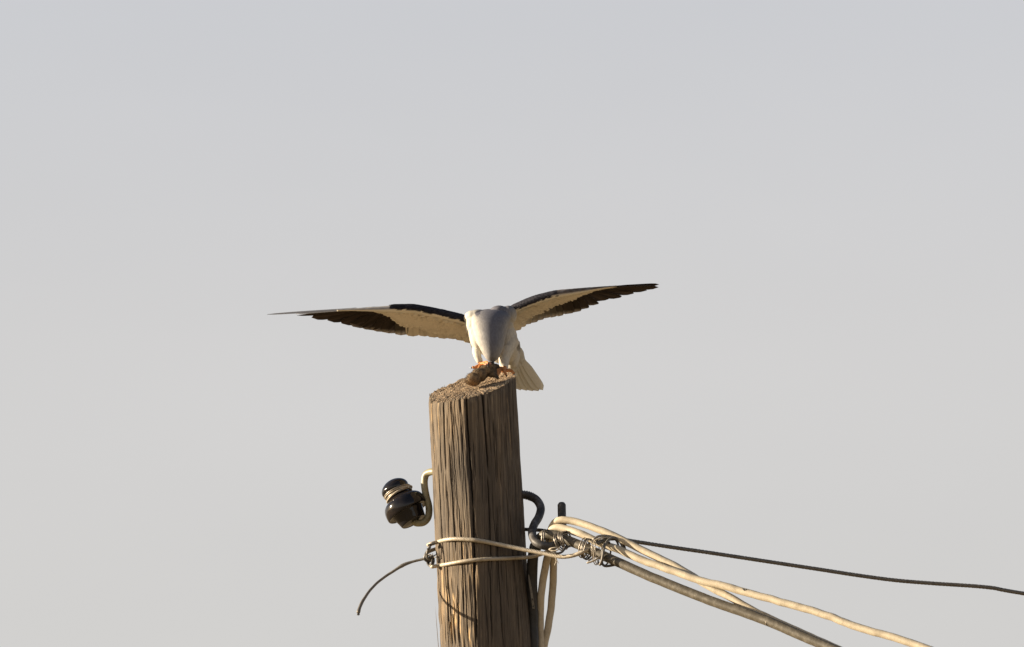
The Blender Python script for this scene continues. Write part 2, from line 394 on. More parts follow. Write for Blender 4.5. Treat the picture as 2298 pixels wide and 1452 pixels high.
# torn splinters: around the rim and down the sunny edge
def splinter(base, d, ln, wd, name='splinter', par=pole, mat=M_wood, col=(.5, 0, .2)):
    d = Vector(d).normalized(); s = d.orthogonal().normalized(); q = d.cross(s)
    v = []
    for t_, k_ in ((0, 1), (.55, .8)):
        for a_ in range(4): v.append(base+d*ln*t_+(s*math.cos(a_*1.57)+q*math.sin(a_*1.57))*wd*k_)
    v.append(base+d*ln+s*wd*.5)
    f = [(0, 1, 2, 3)[::-1]]+[(a_, (a_+1) % 4, 4+(a_+1) % 4, 4+a_) for a_ in range(4)]+[(4+a_, 4+(a_+1) % 4, 8) for a_ in range(4)]
    return v, f
geos = []
for i in range(300):
    k = int(rng.integers(0, ncol)); f_ = rng.uniform(.90, 1.0) if i % 2 else math.sqrt(rng.random())
    x = CUT.x+(rimx[k]-CUT.x)*f_; y = rimy[k]*f_
    geos.append(splinter(Vector((x, y, cut_z(x, y)-1.5*U)), (rng.uniform(-.5, .5), rng.uniform(-.5, .5), 1), rng.uniform(3, 7.5)*U, rng.uniform(.7, 1.6)*U))
v, f = merge(geos)
o = mesh_obj('torn_fibre', v, f, M_end, pole, smooth=False, cols=[((.35 if rng.random() < .25 else 0), 0, 0)]*len(v)); o['kind'] = 'stuff'
for (px, py, dx, dz, ln, wd) in ((984, 1452, -.08, 1, 95, .9), (992, 1400, .03, 1, 40, 1.6), (1008, 1395, -.05, -1, 34, 1.8), (1015, 1378, .05, -1, 30, 1.4), (968, 905, -.05, 1, 18, 2.2), (1003, 1322, .02, 1, 34, 1.2), (1046, 1260, 0, 1, 60, 1.0)):
    z = W(px, py, 0).z; ox = (W(px, py, 0).x-axis_x(z))/rad(z); ox = max(-.985, min(.985, ox)); yy = -math.sqrt(1-ox*ox)*rad(z)/U
    p = W(px, py, yy-0.5)
    v, f = splinter(p, (dx, -0.02, dz), ln*U, wd*U); mesh_obj('splinter', v, f, M_straw, pole, smooth=False)

# ------------------------------------------------------------------ left insulator on its hook
ins = thing('pin_insulator', W(960, 1165, 40), 'glossy black-brown ceramic insulator on a cream hook, left of the pole', 'insulator')
UPI = Vector((-0.485, 0.06, 0.875)).normalized(); B0 = W(840+860*.1033, 1050+1175*.1033, 45)
zs = .1033*U
prof = [(-6, 0), (-6, 60), (-6, 110), (8, 240), (0, 268), (22, 290), (110, 312), (205, 338), (240, 346), (262, 365), (262, 420), (250, 452), (262, 474), (330, 482), (430, 470), (510, 440), (560, 396), (600, 340), (640, 296), (668, 268), (700, 256), (735, 262), (765, 285), (800, 304), (850, 312), (905, 300), (960, 262), (1005, 205), (1038, 140), (1056, 70), (1062, 0)]
sx = UPI.orthogonal().normalized(); sy = UPI.cross(sx); pts2 = []
P2 = spline([(Vector((a, b_, 0)), 1) for a, b_ in prof], 14)
v = []; f = []; sg = 56
for q, _ in P2:
    for k in range(sg):
        a_ = 2*math.pi*k/sg; v.append(B0+UPI*q.x*zs+(sx*math.cos(a_)+sy*math.sin(a_))*max(q.y, .01)*zs)
for i in range(len(P2)-1):
    for k in range(sg): f.append((i*sg+k, i*sg+(k+1) % sg, (i+1)*sg+(k+1) % sg, (i+1)*sg+k))
mesh_obj('ceramic_body', v, f, M_glaze, ins)
def zi(x, y, yd, r=None): return (840+x*.1033, 1050+y*.1033, yd) + ((r,) if r else ())
tube('hook', PX([zi(780, 1040, 45), zi(880, 1180, 45), zi(985, 1200, 44), zi(1085, 1175, 43), zi(1165, 1080, 42), zi(1190, 940, 40), zi(1178, 800, 38), zi(1135, 640, 36), zi(1098, 450, 34), zi(1088, 280, 33), zi(1120, 150, 30), zi(1200, 95, 22), zi(1300, 80, 10), zi(1450, 90, 0)], 7.9), M_paint, ins, step=.002, seg=20)
# tie wire wound round the neck
tw = thing('insulator_tie_wire', B0+UPI*700*zs, 'pale thin tie wire wound several times round the neck of the black insulator', 'wire')
for k in range(5):
    cpt = B0+UPI*(668+26*k)*zs; rr0 = 285+9*math.sin(k*2.1); pts = []
    tilt = Vector((random.uniform(-.07, .07), random.uniform(-.08, .08)))
    for j in range(25):
        a_ = 2*math.pi*j/24
        ex = 1.0+0.30*max(0, math.cos(a_-1.0))**6 if k in (1, 2, 3) else 1.0
        dirv = sx*math.cos(a_)+sy*math.sin(a_)
        if dirv.x > .7: ex = 1.05+(dirv.x-.7)*(.7 if k in (1, 2, 3) else .2)
        else: ex = 1
        pts.append((cpt+dirv*rr0*ex*zs+UPI*(math.cos(a_)*tilt.x+math.sin(a_)*tilt.y)*400*zs, 1.75))
    tube('winding', pts, M_tie if k % 2 == 0 else M_zinc, tw, step=.0015, seg=8)
# thin wire running across lower skirt
# ------------------------------------------------------------------ right hook
rh = thing('iron_hook', W(1172, 1112, 0), 'dark iron pigtail hook curling out of the right side of the pole', 'hook')
tube('hook_bar', PX([(1140, 1108, 0), (1167, 1110, -4), (1185, 1112, -8), (1204, 1122, -16), (1213.5, 1140, -30), (1209, 1160, -50), (1199, 1177, -72), (1194, 1195, -94), (1200, 1213, -114), (1213, 1222, -126), (1231, 1226, -124), (1248, 1222, -112), (1259, 1208, -98), (1262, 1186, -86), (1261, 1156, -78), (1260.5, 1133, -74)], 9.3), M_iron, rh, step=.0012, seg=24, serr=(.026, .056))

# ------------------------------------------------------------------ cables
def kdepth(px, k, x0=1240, y0=-112): return y0 + k*(px-x0)
KC = -0.5
gc = [(1199, 1700, 12), (1199, 1540, 5), (1197, 1452, -4), (1196, 1390, -8), (1194, 1340, -20), (1194, 1290, -34), (1196, 1250, -54), (1203, 1222, -78), (1214, 1205, -98), (1228, 1199, -116), (1245, 1201, -124), (1270, 1211, -134)]
gc += [(x, y, kdepth(x, KC)-10) for x, y in ((1300, 1223), (1335, 1239), (1365, 1252), (1410, 1272), (1457, 1293), (1548, 1330), (1611, 1354), (1715, 1391), (1799, 1427), (1861, 1453), (1960, 1495), (2300, 1640), (3000, 1990), (4200, 2700))]
gcab = tube('grey_cable', PX(gc, 10.7), M_grey, step=.008, seg=24, wob=.8)
tag(gcab, 'thick grey sheathed cable bending from the pole foot over to the lower right', 'cable')
c1 = [(1226, 1700, 40), (1220, 1520, 30), (1221, 1452, 20), (1229, 1414, 15), (1236, 1367, 8), (1241, 1311, -8), (1242, 1270, -30), (1240, 1238, -52), (1235, 1208, -76), (1239, 1182, -94), (1252, 1169, -108), (1270, 1167, -117), (1292, 1171, -126)]
c1 += [(x, y, kdepth(x, KC)+8) for x, y in ((1330, 1183), (1370, 1199), (1407, 1217), (1440, 1234), (1482, 1254), (1520, 1273), (1560, 1297), (1598, 1320), (1640, 1341), (1686, 1368), (1760, 1403), (1830, 1434), (1895, 1463), (1990, 1503), (2330, 1632), (3000, 1965), (4200, 2660))]
b1 = tube('beige_cable', PX(c1, 8.3), M_beige, step=.008, seg=20, wob=1.0, phase=3)
tag(b1, 'upper beige cable, passing behind its twin and slipping behind the thick grey one', 'cable', 'beige cables over the hook')
c2 = [(1214, 1700, 30), (1211, 1520, 20), (1213, 1452, 10), (1212, 1386, 2), (1214, 1339, -16), (1220, 1292, -32), (1228, 1255, -54), (1233, 1225, -74), (1232, 1203, -92), (1239, 1189, -106), (1252, 1184, -117), (1276, 1189, -130)]
c2 += [(x, y, kdepth(x, KC)-6) for x, y in ((1300, 1197), (1322, 1206), (1340, 1216), (1367, 1226), (1390, 1234), (1444, 1258), (1507, 1280), (1569, 1302), (1632, 1317), (1669, 1328), (1757, 1352), (1840, 1376), (1924, 1407), (2007, 1431), (2070, 1452), (2200, 1500), (2500, 1600), (3200, 1880), (4400, 2500))]
b2 = tube('beige_cable', PX(c2, 8.5), M_beige, step=.008, seg=20, wob=1.6, phase=8)
tag(b2, 'lower beige cable, running clear of the grey one far to the right', 'cable', 'beige cables over the hook')
dark_run = PX([(1199, 1690, 12), (1199, 1540, 5), (1197, 1452, -4), (1196, 1390, -8), (1194, 1340, -20), (1194, 1290, -34), (1196, 1250, -54), (1199.5, 1236, -66)], 12.2)  # near-black tube modelled over the hanging part of the grey cable, wider at its upper end
dark_run += [(W(1201, 1231, -70), 13.6), (W(1202.5, 1226, -75), 13.6)]
tube('near_black_tube', dark_run, M_black, gcab, step=.004, seg=24, wob=.8)
# nick in the lower beige cable and a scratch on the grey one
nk = PX([(1666, 1321, kdepth(1666, KC)-13.5), (1671, 1325, kdepth(1671, KC)-14.5), (1675, 1323, kdepth(1675, KC)-13)], 1.3)
tube('sheath_nick', nk, M_black, b2, step=.001, seg=6)
tube('sheath_scratch', PX([(1717, 1392, kdepth(1717, KC)-20.7), (1719, 1398, kdepth(1719, KC)-20.7), (1719, 1404, kdepth(1719, KC)-18)], .9), M_tie, gcab, step=.001, seg=6)
# label tie on the dark cable beside the pole
ct = thing('cable_strap', W(1194, 1330, -38), 'narrow pale perforated strap on the dark cable beside the pole', 'strap')
sp_ = PX([(1186.5, 1290, -44), (1188.5, 1305, -42.5), (1192, 1325, -38), (1195, 1345, -34), (1197.5, 1366, -28)], 1)
v = []; f = []
for i, (p, _) in enumerate(sp_):
    wdt = (1.0, 2.2, 2.5, 2.7, 2.8)[i]
    for a_, b_ in ((-1, 0), (1, 0), (1, 1), (-1, 1)): v.append(p+Vector((a_*wdt*U, -b_*1.2*U+a_*.0008, 0)))
for i in range(4):
    for k in range(4): f.append((i*4+k, i*4+(k+1) % 4, (i+1)*4+(k+1) % 4, (i+1)*4+k))
f += [(3, 2, 1, 0), (16, 17, 18, 19)]
mesh_obj('strap_band', v, f, M_steel, ct, smooth=False)
for py in (1345, 1361): tube('strap_hole', PX([(1195.2+(py-1345)*.12, py-1.2, -36-(1345-py)*.3), (1195.2+(py-1345)*.12, py+1.2, -35.6-(1345-py)*.3)], 1.1), M_black, ct, step=.001, seg=8)

# ------------------------------------------------------------------ steel strands
ms = [(5200, 1560, -900)] + [(x, y, kdepth(x, -0.05, 1340, -140)) for x, y in ((3600, 1490), (2700, 1395), (2298, 1332), (2216, 1318), (2090, 1309), (2007, 1302), (1924, 1291), (1840, 1278), (1715, 1259), (1590, 1240), (1507, 1228), (1423, 1215))] + [(1385, 1209, -165), (1360, 1211, -178), (1342, 1219, -190)]
mw = tube('messenger_wire', PX(ms, 4.5)[::-1], M_steel, step=.0022, seg=18, lay=6, groove=.30, pitch=.045)
tag(mw, 'taut dark twisted steel wire crossing to the right edge, uppermost of the lines', 'wire')
def on_pole(px, py, extra=5.0, back=False):
    z = W(px, py, 0).z; ox = (W(px, py, 0).x-axis_x(z))/rad(z)
    ox = max(-1, min(1, ox)); yy = math.sqrt(max(0, 1-ox*ox))*(rad(z)/U+extra); return yy if back else -yy
A = [(961, 1223, -26), (968, 1220.5, -42)]+[(x, y, on_pole(x, y, 6)) for x, y in ((984, 1215.5), (1000, 1211.5), (1023, 1209.5), (1060, 1211.5), (1088, 1215.5))]+[(1115, 1221, -108), (1145, 1227, -112), (1182, 1234.5, -122), (1220, 1242, -136), (1248, 1248, -148), (1265, 1249.5, -156), (1284, 1247, -166), (1304, 1240.5, -174), (1318, 1233, -176)]
ba = tube('pole_band_wire', PX(A, 4.8), M_zinc, step=.0018, seg=18, lay=6, groove=.26, pitch=.040)
tag(ba, 'upper twisted wire band arching across the pole front to the right', 'wire', 'wire bands round the pole')
Bp = [(966, 1268, -24), (971, 1271.5, -40)]+[(x, y, on_pole(x, y, 5)) for x, y in ((986, 1269), (1004, 1266), (1042, 1259.5), (1088, 1255), (1130, 1253.5), (1160, 1252))]+[(1182, 1250.5, -66), (1200, 1247.5, -84), (1216, 1243, -98), (1232, 1237, -106)]
bb = tube('pole_band_wire', PX(Bp, 4.5), M_zinc, step=.0018, seg=18, lay=6, groove=.26, pitch=.040)
tag(bb, 'lower twisted wire band crossing the pole front just under the other', 'wire', 'wire bands round the pole')
Cb = [(958, 1240, -14), (966, 1236, 10)]+[(x, y, on_pole(x, y, 6, True)) for x, y in ((990, 1228), (1040, 1212), (1100, 1198), (1150, 1190))]+[(1175, 1188, 20), (1195, 1189, -20), (1215, 1190, -60), (1232, 1193, -90)]
bc = tube('pole_band_wire', PX(Cb, 4.3), M_steel, step=.0018, seg=16, lay=6, groove=.26, pitch=.040)
tag(bc, 'dark wire coming from behind the pole, just above the bands', 'wire', 'wire bands round the pole')
# left knot
kn = thing('wire_knot', W(962, 1250, -22), 'knot of twisted wire ends at the left edge of the pole', 'wire')
tube('loop', PX([(975, 1219, -44), (966, 1224, -46), (961, 1233, -44), (958, 1243, -40), (959, 1252, -34), (966, 1256, -26), (974, 1251, -18)], 2.8), M_steel, kn, step=.0015, seg=14, lay=4, groove=.3, pitch=.03)
tube('loop', PX([(958, 1238, -30), (954, 1246, -30), (953, 1255, -28), (960, 1260, -24), (968, 1258, -20)], 2.6), M_tied, kn, step=.0015, seg=10)
for cx, cy, ra, rb in ((964, 1257, 6, 13), (968, 1258, 6, 12)):
    tube('coil', PX([(cx+ra*math.cos(a*.785), cy+rb*math.sin(a*.785)*.95, -26-14*math.sin(a*.785+.8)) for a in range(10)], 2.0), M_tied, kn, step=.0012, seg=10)
for pts in ([(964, 1252, -34), (969, 1249, -36), (971, 1243, -37)], [(966, 1253, -34), (972, 1248, -38), (978, 1245, -42)], [(968, 1255, -34), (974, 1251, -40), (980, 1250, -46)]):
    tube('wire_end', PX(pts, 1.3), M_tied, kn, step=.001, seg=8)
for pts in ([(968, 1222, -50), (963, 1222.5, -50), (961, 1223.5, -50)], [(966, 1229, -50), (962, 1231, -50), (959, 1232.5, -50)]):
    tube('wire_end', PX(pts, 2.0), M_tied, kn, step=.001, seg=10)
tl = [(966, 1257, -26, 2.2), (953, 1254, -22, 3.2), (940, 1257, -18, 2.9), (925, 1261, -15, 3.0), (912, 1265, -13, 3.9), (902, 1270, -12, 4.3), (890, 1277, -11, 3.2), (870, 1290, -10, 3.0), (850, 1305, -22, 2.9), (831, 1324, -60, 3.0), (819, 1341, -90, 3.3), (811, 1354, -108, 3.8), (807, 1364, -118, 3.6), (804.5, 1374, -124, 4.4)]
tw2 = thing('loose_wire', W(966, 1257, -26), 'loose dark wire end drooping in an arc left of the pole', 'wire')
tube('wire_sheath', PX(tl), M_steel, tw2, step=.002, seg=14, wob=.7)
for dx in (-2.2, 0, 2.4): tube('bare_strand', PX([(804.5+dx*.6, 1374, -124), (804+dx, 1381+abs(dx)*-.5, -126)], 1.1), M_steel, tw2, step=.001, seg=6)

# ------------------------------------------------------------------ binding wires round the cable bundle
GP = PX(gc, 10.7)
def bind(name, cx, cy, yd, axis, a, b_, turns, pitch, r, mats, label, ph=0.0, jit=.10, extra=()):
    base = W(cx, cy, yd); th = thing(name, base, label, 'wire', 'thin wires binding the cables')
    ax = Vector(axis).normalized(); e1 = (UPV-ax*UPV.dot(ax)).normalized(); e2 = ax.cross(e1)
    for k in range(turns):
        pts = []; ja, jb, jc = [random.uniform(-jit, jit) for _ in range(3)]
        for j in range(15):
            q = 2*math.pi*j/14+ph
            pts.append((base+ax*((k-(turns-1)/2)*pitch+pitch*.9*(j/14-.5)+jc*6*math.sin(q+k))*U+(e1*math.cos(q)*a*(1+ja)+e2*math.sin(q)*b_*(1+jb))*U, r*.85))
        tube('winding', pts, mats[k % len(mats)], th, step=.0012, seg=9)
    for e in extra: tube('wire_end', PX(e[0], e[1]*.85), e[2], th, step=.0012, seg=9)
    return th
axg = (1, KC, -.42)
bind('binding_wire', 1223, 1210, -118, (1, -.2, -.10), 20, 17, 2, 5, 1.9, (M_tie, M_tied), 'pair of thin wire turns where the grey cable meets the hook')
bind('binding_wire', 1264, 1213, -134, (1, KC, .25), 19, 20, 5, 5.0, 1.8, (M_tie, M_tied, M_tie), 'coil of thin wire turns with a pale crumpled knot beneath, right of the hook', extra=(
    ([(1232, 1233, -160), (1238, 1230, -165), (1248, 1229, -168), (1257, 1233, -166)], 1.6, M_zinc), ([(1233, 1234, -162), (1243, 1236, -167), (1252, 1234, -169), (1256, 1228, -162)], 1.5, M_zinc),
    ([(1238, 1237, -155), (1250, 1242, -160), (1262, 1238, -158), (1268, 1228, -150), (1262, 1224, -142)], 3.0, M_tied), ([(1246, 1250, -178), (1248, 1258, -178), (1245, 1268, -177)], .8, M_zinc), ([(1248, 1250, -177), (1251, 1260, -177), (1253, 1264, -176)], .8, M_zinc),
    ([(1266, 1229, -148), (1274, 1228, -148), (1281, 1221, -142)], 2.6, M_tied), ([(1258, 1196, -130), (1272, 1193, -136), (1288, 1197, -136), (1304, 1202, -130)], 2.8, M_tied), ([(1262, 1200, -136), (1276, 1197, -140), (1290, 1201, -138)], 2.0, M_tie)))
bind('binding_wire', 1315, 1231, kdepth(1315, KC)-14, axg, 23, 17, 4, 4.2, 1.7, (M_tie, M_tie, M_tied), 'tight pair of dark and silvery turns at the middle of the bound section', extra=(
    ([(1308, 1240, -170), (1311, 1252, -168), (1318, 1255, -166), (1326, 1248, -162)], 2.4, M_tied), ([(1312, 1238, -166), (1320, 1250, -165), (1328, 1246, -162)], 1.6, M_tied)))
bind('binding_wire', 1341, 1238, kdepth(1341, KC)-14, (1, KC, -.05), 28, 18, 3, 5, 1.3, (M_tie, M_zinc), 'fine silvery wire loops with a bright bent end beneath the cables', extra=(
    ([(1318, 1263, -190), (1328, 1260, -192), (1340, 1254, -192), (1348, 1248, -188)], 2.6, M_zinc), ([(1321, 1258, -180), (1332, 1251, -182), (1342, 1246, -180)], 2.2, M_tied),
    ([(1332, 1210, -190), (1342, 1204, -188), (1356, 1202, -184), (1372, 1204, -174), (1384, 1208, -168)], 3.2, M_tie), ([(1334, 1213, -192), (1346, 1208, -192), (1360, 1206, -188), (1376, 1206, -176)], 2.2, M_zinc),
    ([(1326, 1213, -170), (1333, 1216, -176), (1340, 1213, -182)], 3.0, M_zinc), ([(1338, 1214, -186), (1350, 1216, -180), (1368, 1217, -174)], 2.6, M_tied)))
bind('binding_wire', 1360, 1243, kdepth(1360, KC)-16, (1, KC, -.25), 26, 17, 1, 5, 2.2, (M_tied,), 'open dark wire loops at the right end of the bound section', extra=(
    ([(1346, 1268, -198), (1351, 1256, -204), (1354, 1238, -206), (1358, 1222, -200), (1366, 1211, -194), (1377, 1207, -188), (1388, 1213, -182), (1396, 1224, -176), (1400, 1236, -170)], 3.3, M_steel),
    ([(1372, 1209, -186), (1382, 1212, -182), (1387, 1222, -178), (1387, 1232, -174)], 2.8, M_tied),
    ([(1349, 1262, -196), (1357, 1270, -196), (1372, 1269, -190), (1386, 1266, -182)], 3.4, M_tied), ([(1342, 1262, -190), (1350, 1266, -194), (1353, 1250, -196), (1356, 1238, -194)], 2.6, M_tied),
    ([(1392, 1212, -174), (1399, 1220, -174), (1403, 1232, -178)], 3.0, M_tied)))

# ------------------------------------------------------------------ bird
bird = thing('bird', W(1105, 838, 20), 'grey and white raptor, head bowed and wings spread, standing on the pole top', 'bird')

def ellipsoid_geo(cx, cy, yd, rx, rz, ry, tilt=0.0, seg=44, rings=30):
    c = W(cx, cy, yd); v = []; f = []; Rm = Matrix.Rotation(tilt, 3, 'X')
    for i in range(rings+1):
        p_ = math.pi*i/rings
        for k in range(seg):
            a_ = 2*math.pi*k/seg
            v.append(c+Rm @ Vector((rx*U*math.sin(p_)*math.cos(a_), ry*U*math.sin(p_)*math.sin(a_), rz*U*math.cos(p_))))
    for i in range(rings):
        for k in range(seg): f.append((i*seg+k, (i+1)*seg+k, (i+1)*seg+(k+1) % seg, i*seg+(k+1) % seg))
    return v, f
def remeshed(name, geos, voxel, smooth_it):
    v, f = merge(geos); me = bpy.data.meshes.new(name); me.from_pydata([tuple(q) for q in v], [], f)
    bmx = bmesh.new(); bmx.from_mesh(me); bmesh.ops.remove_doubles(bmx, verts=bmx.verts, dist=1e-6); bmesh.ops.recalc_face_normals(bmx, faces=bmx.faces); bmx.to_mesh(me); bmx.free()
    o = bpy.data.objects.new('scratch', me); COL.objects.link(o)
    r_ = o.modifiers.new('r', 'REMESH'); r_.mode = 'VOXEL'; r_.voxel_size = voxel
    s_ = o.modifiers.new('s', 'SMOOTH'); s_.iterations = smooth_it; s_.factor = .6
    dg = bpy.context.evaluated_depsgraph_get(); dg.update()
    m2 = bpy.data.meshes.new_from_object(o.evaluated_get(dg)); vs = [vv.co.copy() for vv in m2.vertices]; fs = [tuple(p.vertices) for p in m2.polygons]
    nn = [vv.normal.copy() for vv in m2.vertices]
    bpy.data.objects.remove(o); return vs, fs, nn

def loft_geo(tab, seg=48, per=7):
    S = spline([(Vector((t_[0]*.01, t_[1]*.01, t_[2]*.01)), 1) for t_ in tab], .03); v = []; f = []
    ys = [t_[0] for t_ in tab]; Qx = spline([(Vector((t_[0]*.01, t_[3]*.01, t_[4]*.01)), 1) for t_ in tab], .03); qy = [q[0].x*100 for q in Qx]
    for p_, _ in S:
        rx = float(np.interp(p_.x*100, qy, [q[0].y*100 for q in Qx])); ry = float(np.interp(p_.x*100, qy, [q[0].z*100 for q in Qx])); c = W(p_.y*100, p_.x*100, p_.z*100)
        for k in range(seg):
            a_ = 2*math.pi*k/seg; v.append(c+Vector((math.sin(a_)*rx*U, -math.cos(a_)*ry*U, 0)))
    n = len(S)
    for i in range(n-1):
        for k in range(seg): f.append((i*seg+k, (i+1)*seg+k, (i+1)*seg+(k+1) % seg, i*seg+(k+1) % seg))
    f.append(tuple(range(seg))); f.append(tuple((n-1)*seg+k for k in range(seg))[::-1])
    return v, f
bg_ = [ellipsoid_geo(1099, 729, 38, 54, 35, 48), ellipsoid_geo(1062, 714, 20, 21, 17, 28), ellipsoid_geo(1062, 728, 18, 18, 30, 28), ellipsoid_geo(1067, 745, 16, 17, 32, 28), ellipsoid_geo(1141, 707, 26, 19, 21, 26), ellipsoid_geo(1120, 701, 24, 22, 15, 24),
       ellipsoid_geo(1110, 758, 62, 51, 44, 60), ellipsoid_geo(1128, 780, 92, 38, 36, 48), ellipsoid_geo(1149, 794, 128, 18, 34, 30), ellipsoid_geo(1074, 752, 14, 21, 40, 30), ellipsoid_geo(1074, 712, 16, 27, 17, 27),
       loft_geo([(697, 1103, 18, 12, 8), (701, 1102, 14, 34, 22), (712, 1101, 6, 45, 32), (728, 1100, -2, 42, 36), (748, 1100, -9, 36.5, 36), (766, 1101, -17, 31.5, 32.5), (782, 1103, -23, 26, 27), (796, 1104, -26, 19, 20.5), (806, 1104, -27, 12.5, 13.5), (812, 1104, -27, 4, 4)])]
bg_.append(tube_geo(PX([(1072, 760, 30, 17), (1070, 780, 14, 12), (1071, 797, 2, 9), (1076, 811, -2, 7)]), step=.003, seg=16))
bg_.append(tube_geo(PX([(1144, 765, 44, 22), (1137, 786, 32, 16), (1132, 803, 26, 13), (1131, 817, 18, 11), (1133, 827, 12, 8)]), step=.003, seg=16))
bv, bf, bn = remeshed('body', bg_, .0014, 3)
def taubin(vs, fs, it, lam, mu):
    P = np.array([tuple(v) for v in vs]); E = set()
    for f in fs:
        for a_, b_ in zip(f, f[1:]+f[:1]): E.add((min(a_, b_), max(a_, b_)))
    E = np.array(sorted(E)); deg = np.bincount(E.ravel(), minlength=len(P))[:, None].astype(float)
    for i in range(it*2):
        S_ = np.zeros_like(P)
        for c_ in range(3):
            S_[:, c_] = np.bincount(E[:, 0], P[E[:, 1], c_], len(P)) + np.bincount(E[:, 1], P[E[:, 0], c_], len(P))
        P = P + (S_/deg-P)*(lam if i % 2 == 0 else mu)
    return [Vector(p) for p in P]
bv = taubin(bv, bf, 60, .6, -.65)
def px_of(p):
    d = p-CAMP; dz = d.dot(FWD); return CX+d.x/dz*DIST/U, CY-d.dot(UPV)/dz*DIST/U, p.y/U
GREY = Vector((0.135, 0.135, 0.158)); WHITE = Vector((0.56, 0.53, 0.46)); LG = Vector((0.25, 0.24, 0.235)); BLK = Vector((0.025, 0.025, 0.035))
def body_pig(p, n):
    x, y, d = px_of(p); nz = mnoise.noise(p*90)*4+mnoise.noise(Vector((p.x*900, p.y*900, p.z*180)))*4
    # crown, nape and mantle are grey: half width of the grey narrows from the mantle to the forehead
    hw = float(np.interp(y, [685, 705, 730, 760, 790, 815], [54, 46, 36, 31, 21, 12])); cxm = float(np.interp(y, [690, 730, 800], [1112, 1106, 1104]))
    g_ = 1/(1+math.exp((abs(x-cxm)+nz-hw*.92)/6.5))
    if n.y > 0.25: g_ = max(g_, .9 if n.z > .1 else g_*.3)      # the back
    if d > 34 and y > 735: g_ *= .05
    if y > 775 and d > -8: g_ = 0
    c = WHITE.lerp(GREY, g_)
    if 1 > g_: c = c.lerp(LG, .45*g_*(1-g_)*4*.5)
    c = c*(1+.16*mnoise.noise(Vector((p.x*420, p.y*420, p.z*130)))+.12*mnoise.noise(Vector((p.x*900, p.y*900, p.z*200))))
    if y < 702 and d > 20 and abs(x-1068) < 5+nz: c = c.lerp(BLK, .8)
    if math.hypot(x-1071, y-704)+nz*.8 < 6 and d < 30: c = c.lerp(Vector((.06, .06, .09)), .8)
    return c
bc_ = [body_pig(p, n) for p, n in zip(bv, bn)]
body = mesh_obj('body', bv, bf, M_body, bird, cols=bc_)

# small contour feathers lying over the body
def leaf(base, d, n, ln, wd, lift):
    s = d.cross(n).normalized(); v = []
    for t_, k_ in ((0, .5), (.45, 1), (.85, .7)):
        c = base+d*ln*t_+n*(lift*t_)
        v += [c-s*wd*k_*.5-n*.0002, c+n*.0003, c+s*wd*k_*.5-n*.0002]
    v.append(base+d*ln+n*lift)
    f = [(0, 1, 4, 3), (1, 2, 5, 4), (3, 4, 7, 6), (4, 5, 8, 7), (6, 7, 9), (7, 8, 9)]
    return v, f
# loose flank tuft on the right
for j, (dx, ln) in enumerate(((0, 30), (2.5, 26), (-3, 24))):
    p = W(1163+dx, 766, 46); v, f = leaf(p, Vector((.06, -.05, -1)).normalized(), Vector((.8, -.6, 0)).normalized(), ln*U, 6*U, .5*U)
    mesh_obj('flank_feather', v, f, M_feather, bird, cols=[WHITE*.8]*9+[Vector((.4, .4, .42))])

# flight feathers
def feather_geo(root, tip, nrm, width, prof='round', bend=0.0, camber=.08, thick=.0005, nl=14, nw=6, top=None, bot=None, skew=0.0):
    L = tip-root; ln = L.length; T = L.normalized(); nrm = (nrm-T*nrm.dot(T)).normalized(); S = nrm.cross(T)
    vs = []; cols = []
    for side in (1, -1):
        for i in range(nl+1):
            t_ = i/nl
            if prof == 'round': wq = min(1, .2+t_*1.9)*(max(0, 1-max(0, (t_-.80)/.20)**2))**.5
            else: wq = min(1, .5+t_*1.2)*(max(0, 1-max(0, (t_-.60)/.40)**2.2))**.6
            for j in range(nw+1):
                s_ = (j/nw-.5)*2
                p = root+T*ln*t_+S*(s_*width*.5*wq+skew*width*t_*t_)+nrm*(bend*ln*math.sin(t_*math.pi*.5)**2 - camber*width*s_*s_*wq + side*thick*.5*(1.6-abs(s_)))
                if abs(s_) < .2: p = p+nrm*side*.0004*(1-t_)
                vs.append(p); fn = top if side > 0 else bot; cols.append(fn(t_, s_))
    fs = []; w1 = nw+1; off = (nl+1)*w1
    for i in range(nl):
        for j in range(nw):
            a_ = i*w1+j; fs.append((a_, a_+1, a_+w1+1, a_+w1)); b2_ = a_+off; fs.append((b2_, b2_+w1, b2_+w1+1, b2_+1))
    for i in range(nl):
        for j in (0, nw):
            a_ = i*w1+j; q = (a_, a_+w1, a_+w1+off, a_+off); fs.append(q if j == 0 else q[::-1])
    for j in range(nw):
        a_ = nl*w1+j; fs.append((a_, a_+1, a_+1+off, a_+off)); a_ = j; fs.append((a_+1, a_, a_+off, a_+1+off))
    return vs, fs, cols
DK = Vector((0.045, 0.032, 0.024)); DK2 = Vector((0.085, 0.06, 0.045)); CR = Vector((0.82, 0.74, 0.60)); GRU = Vector((0.24, 0.245, 0.27)); PALE = Vector((0.52, 0.48, 0.43))  # CR lightened to carry the ground-bounce glow under the wings
def cfun(base, tipc, t0, edge=None, shaft=None, bars=0.0):
    def fn(t_, s_):
        c = base.lerp(tipc, max(0, min(1, (t_-t0)/max(.01, .16))))
        if edge is not None and abs(s_) > .78: c = c.lerp(edge, .8)
        if shaft is not None and abs(s_) < .2: c = c.lerp(shaft, .6)
        return c
    return fn

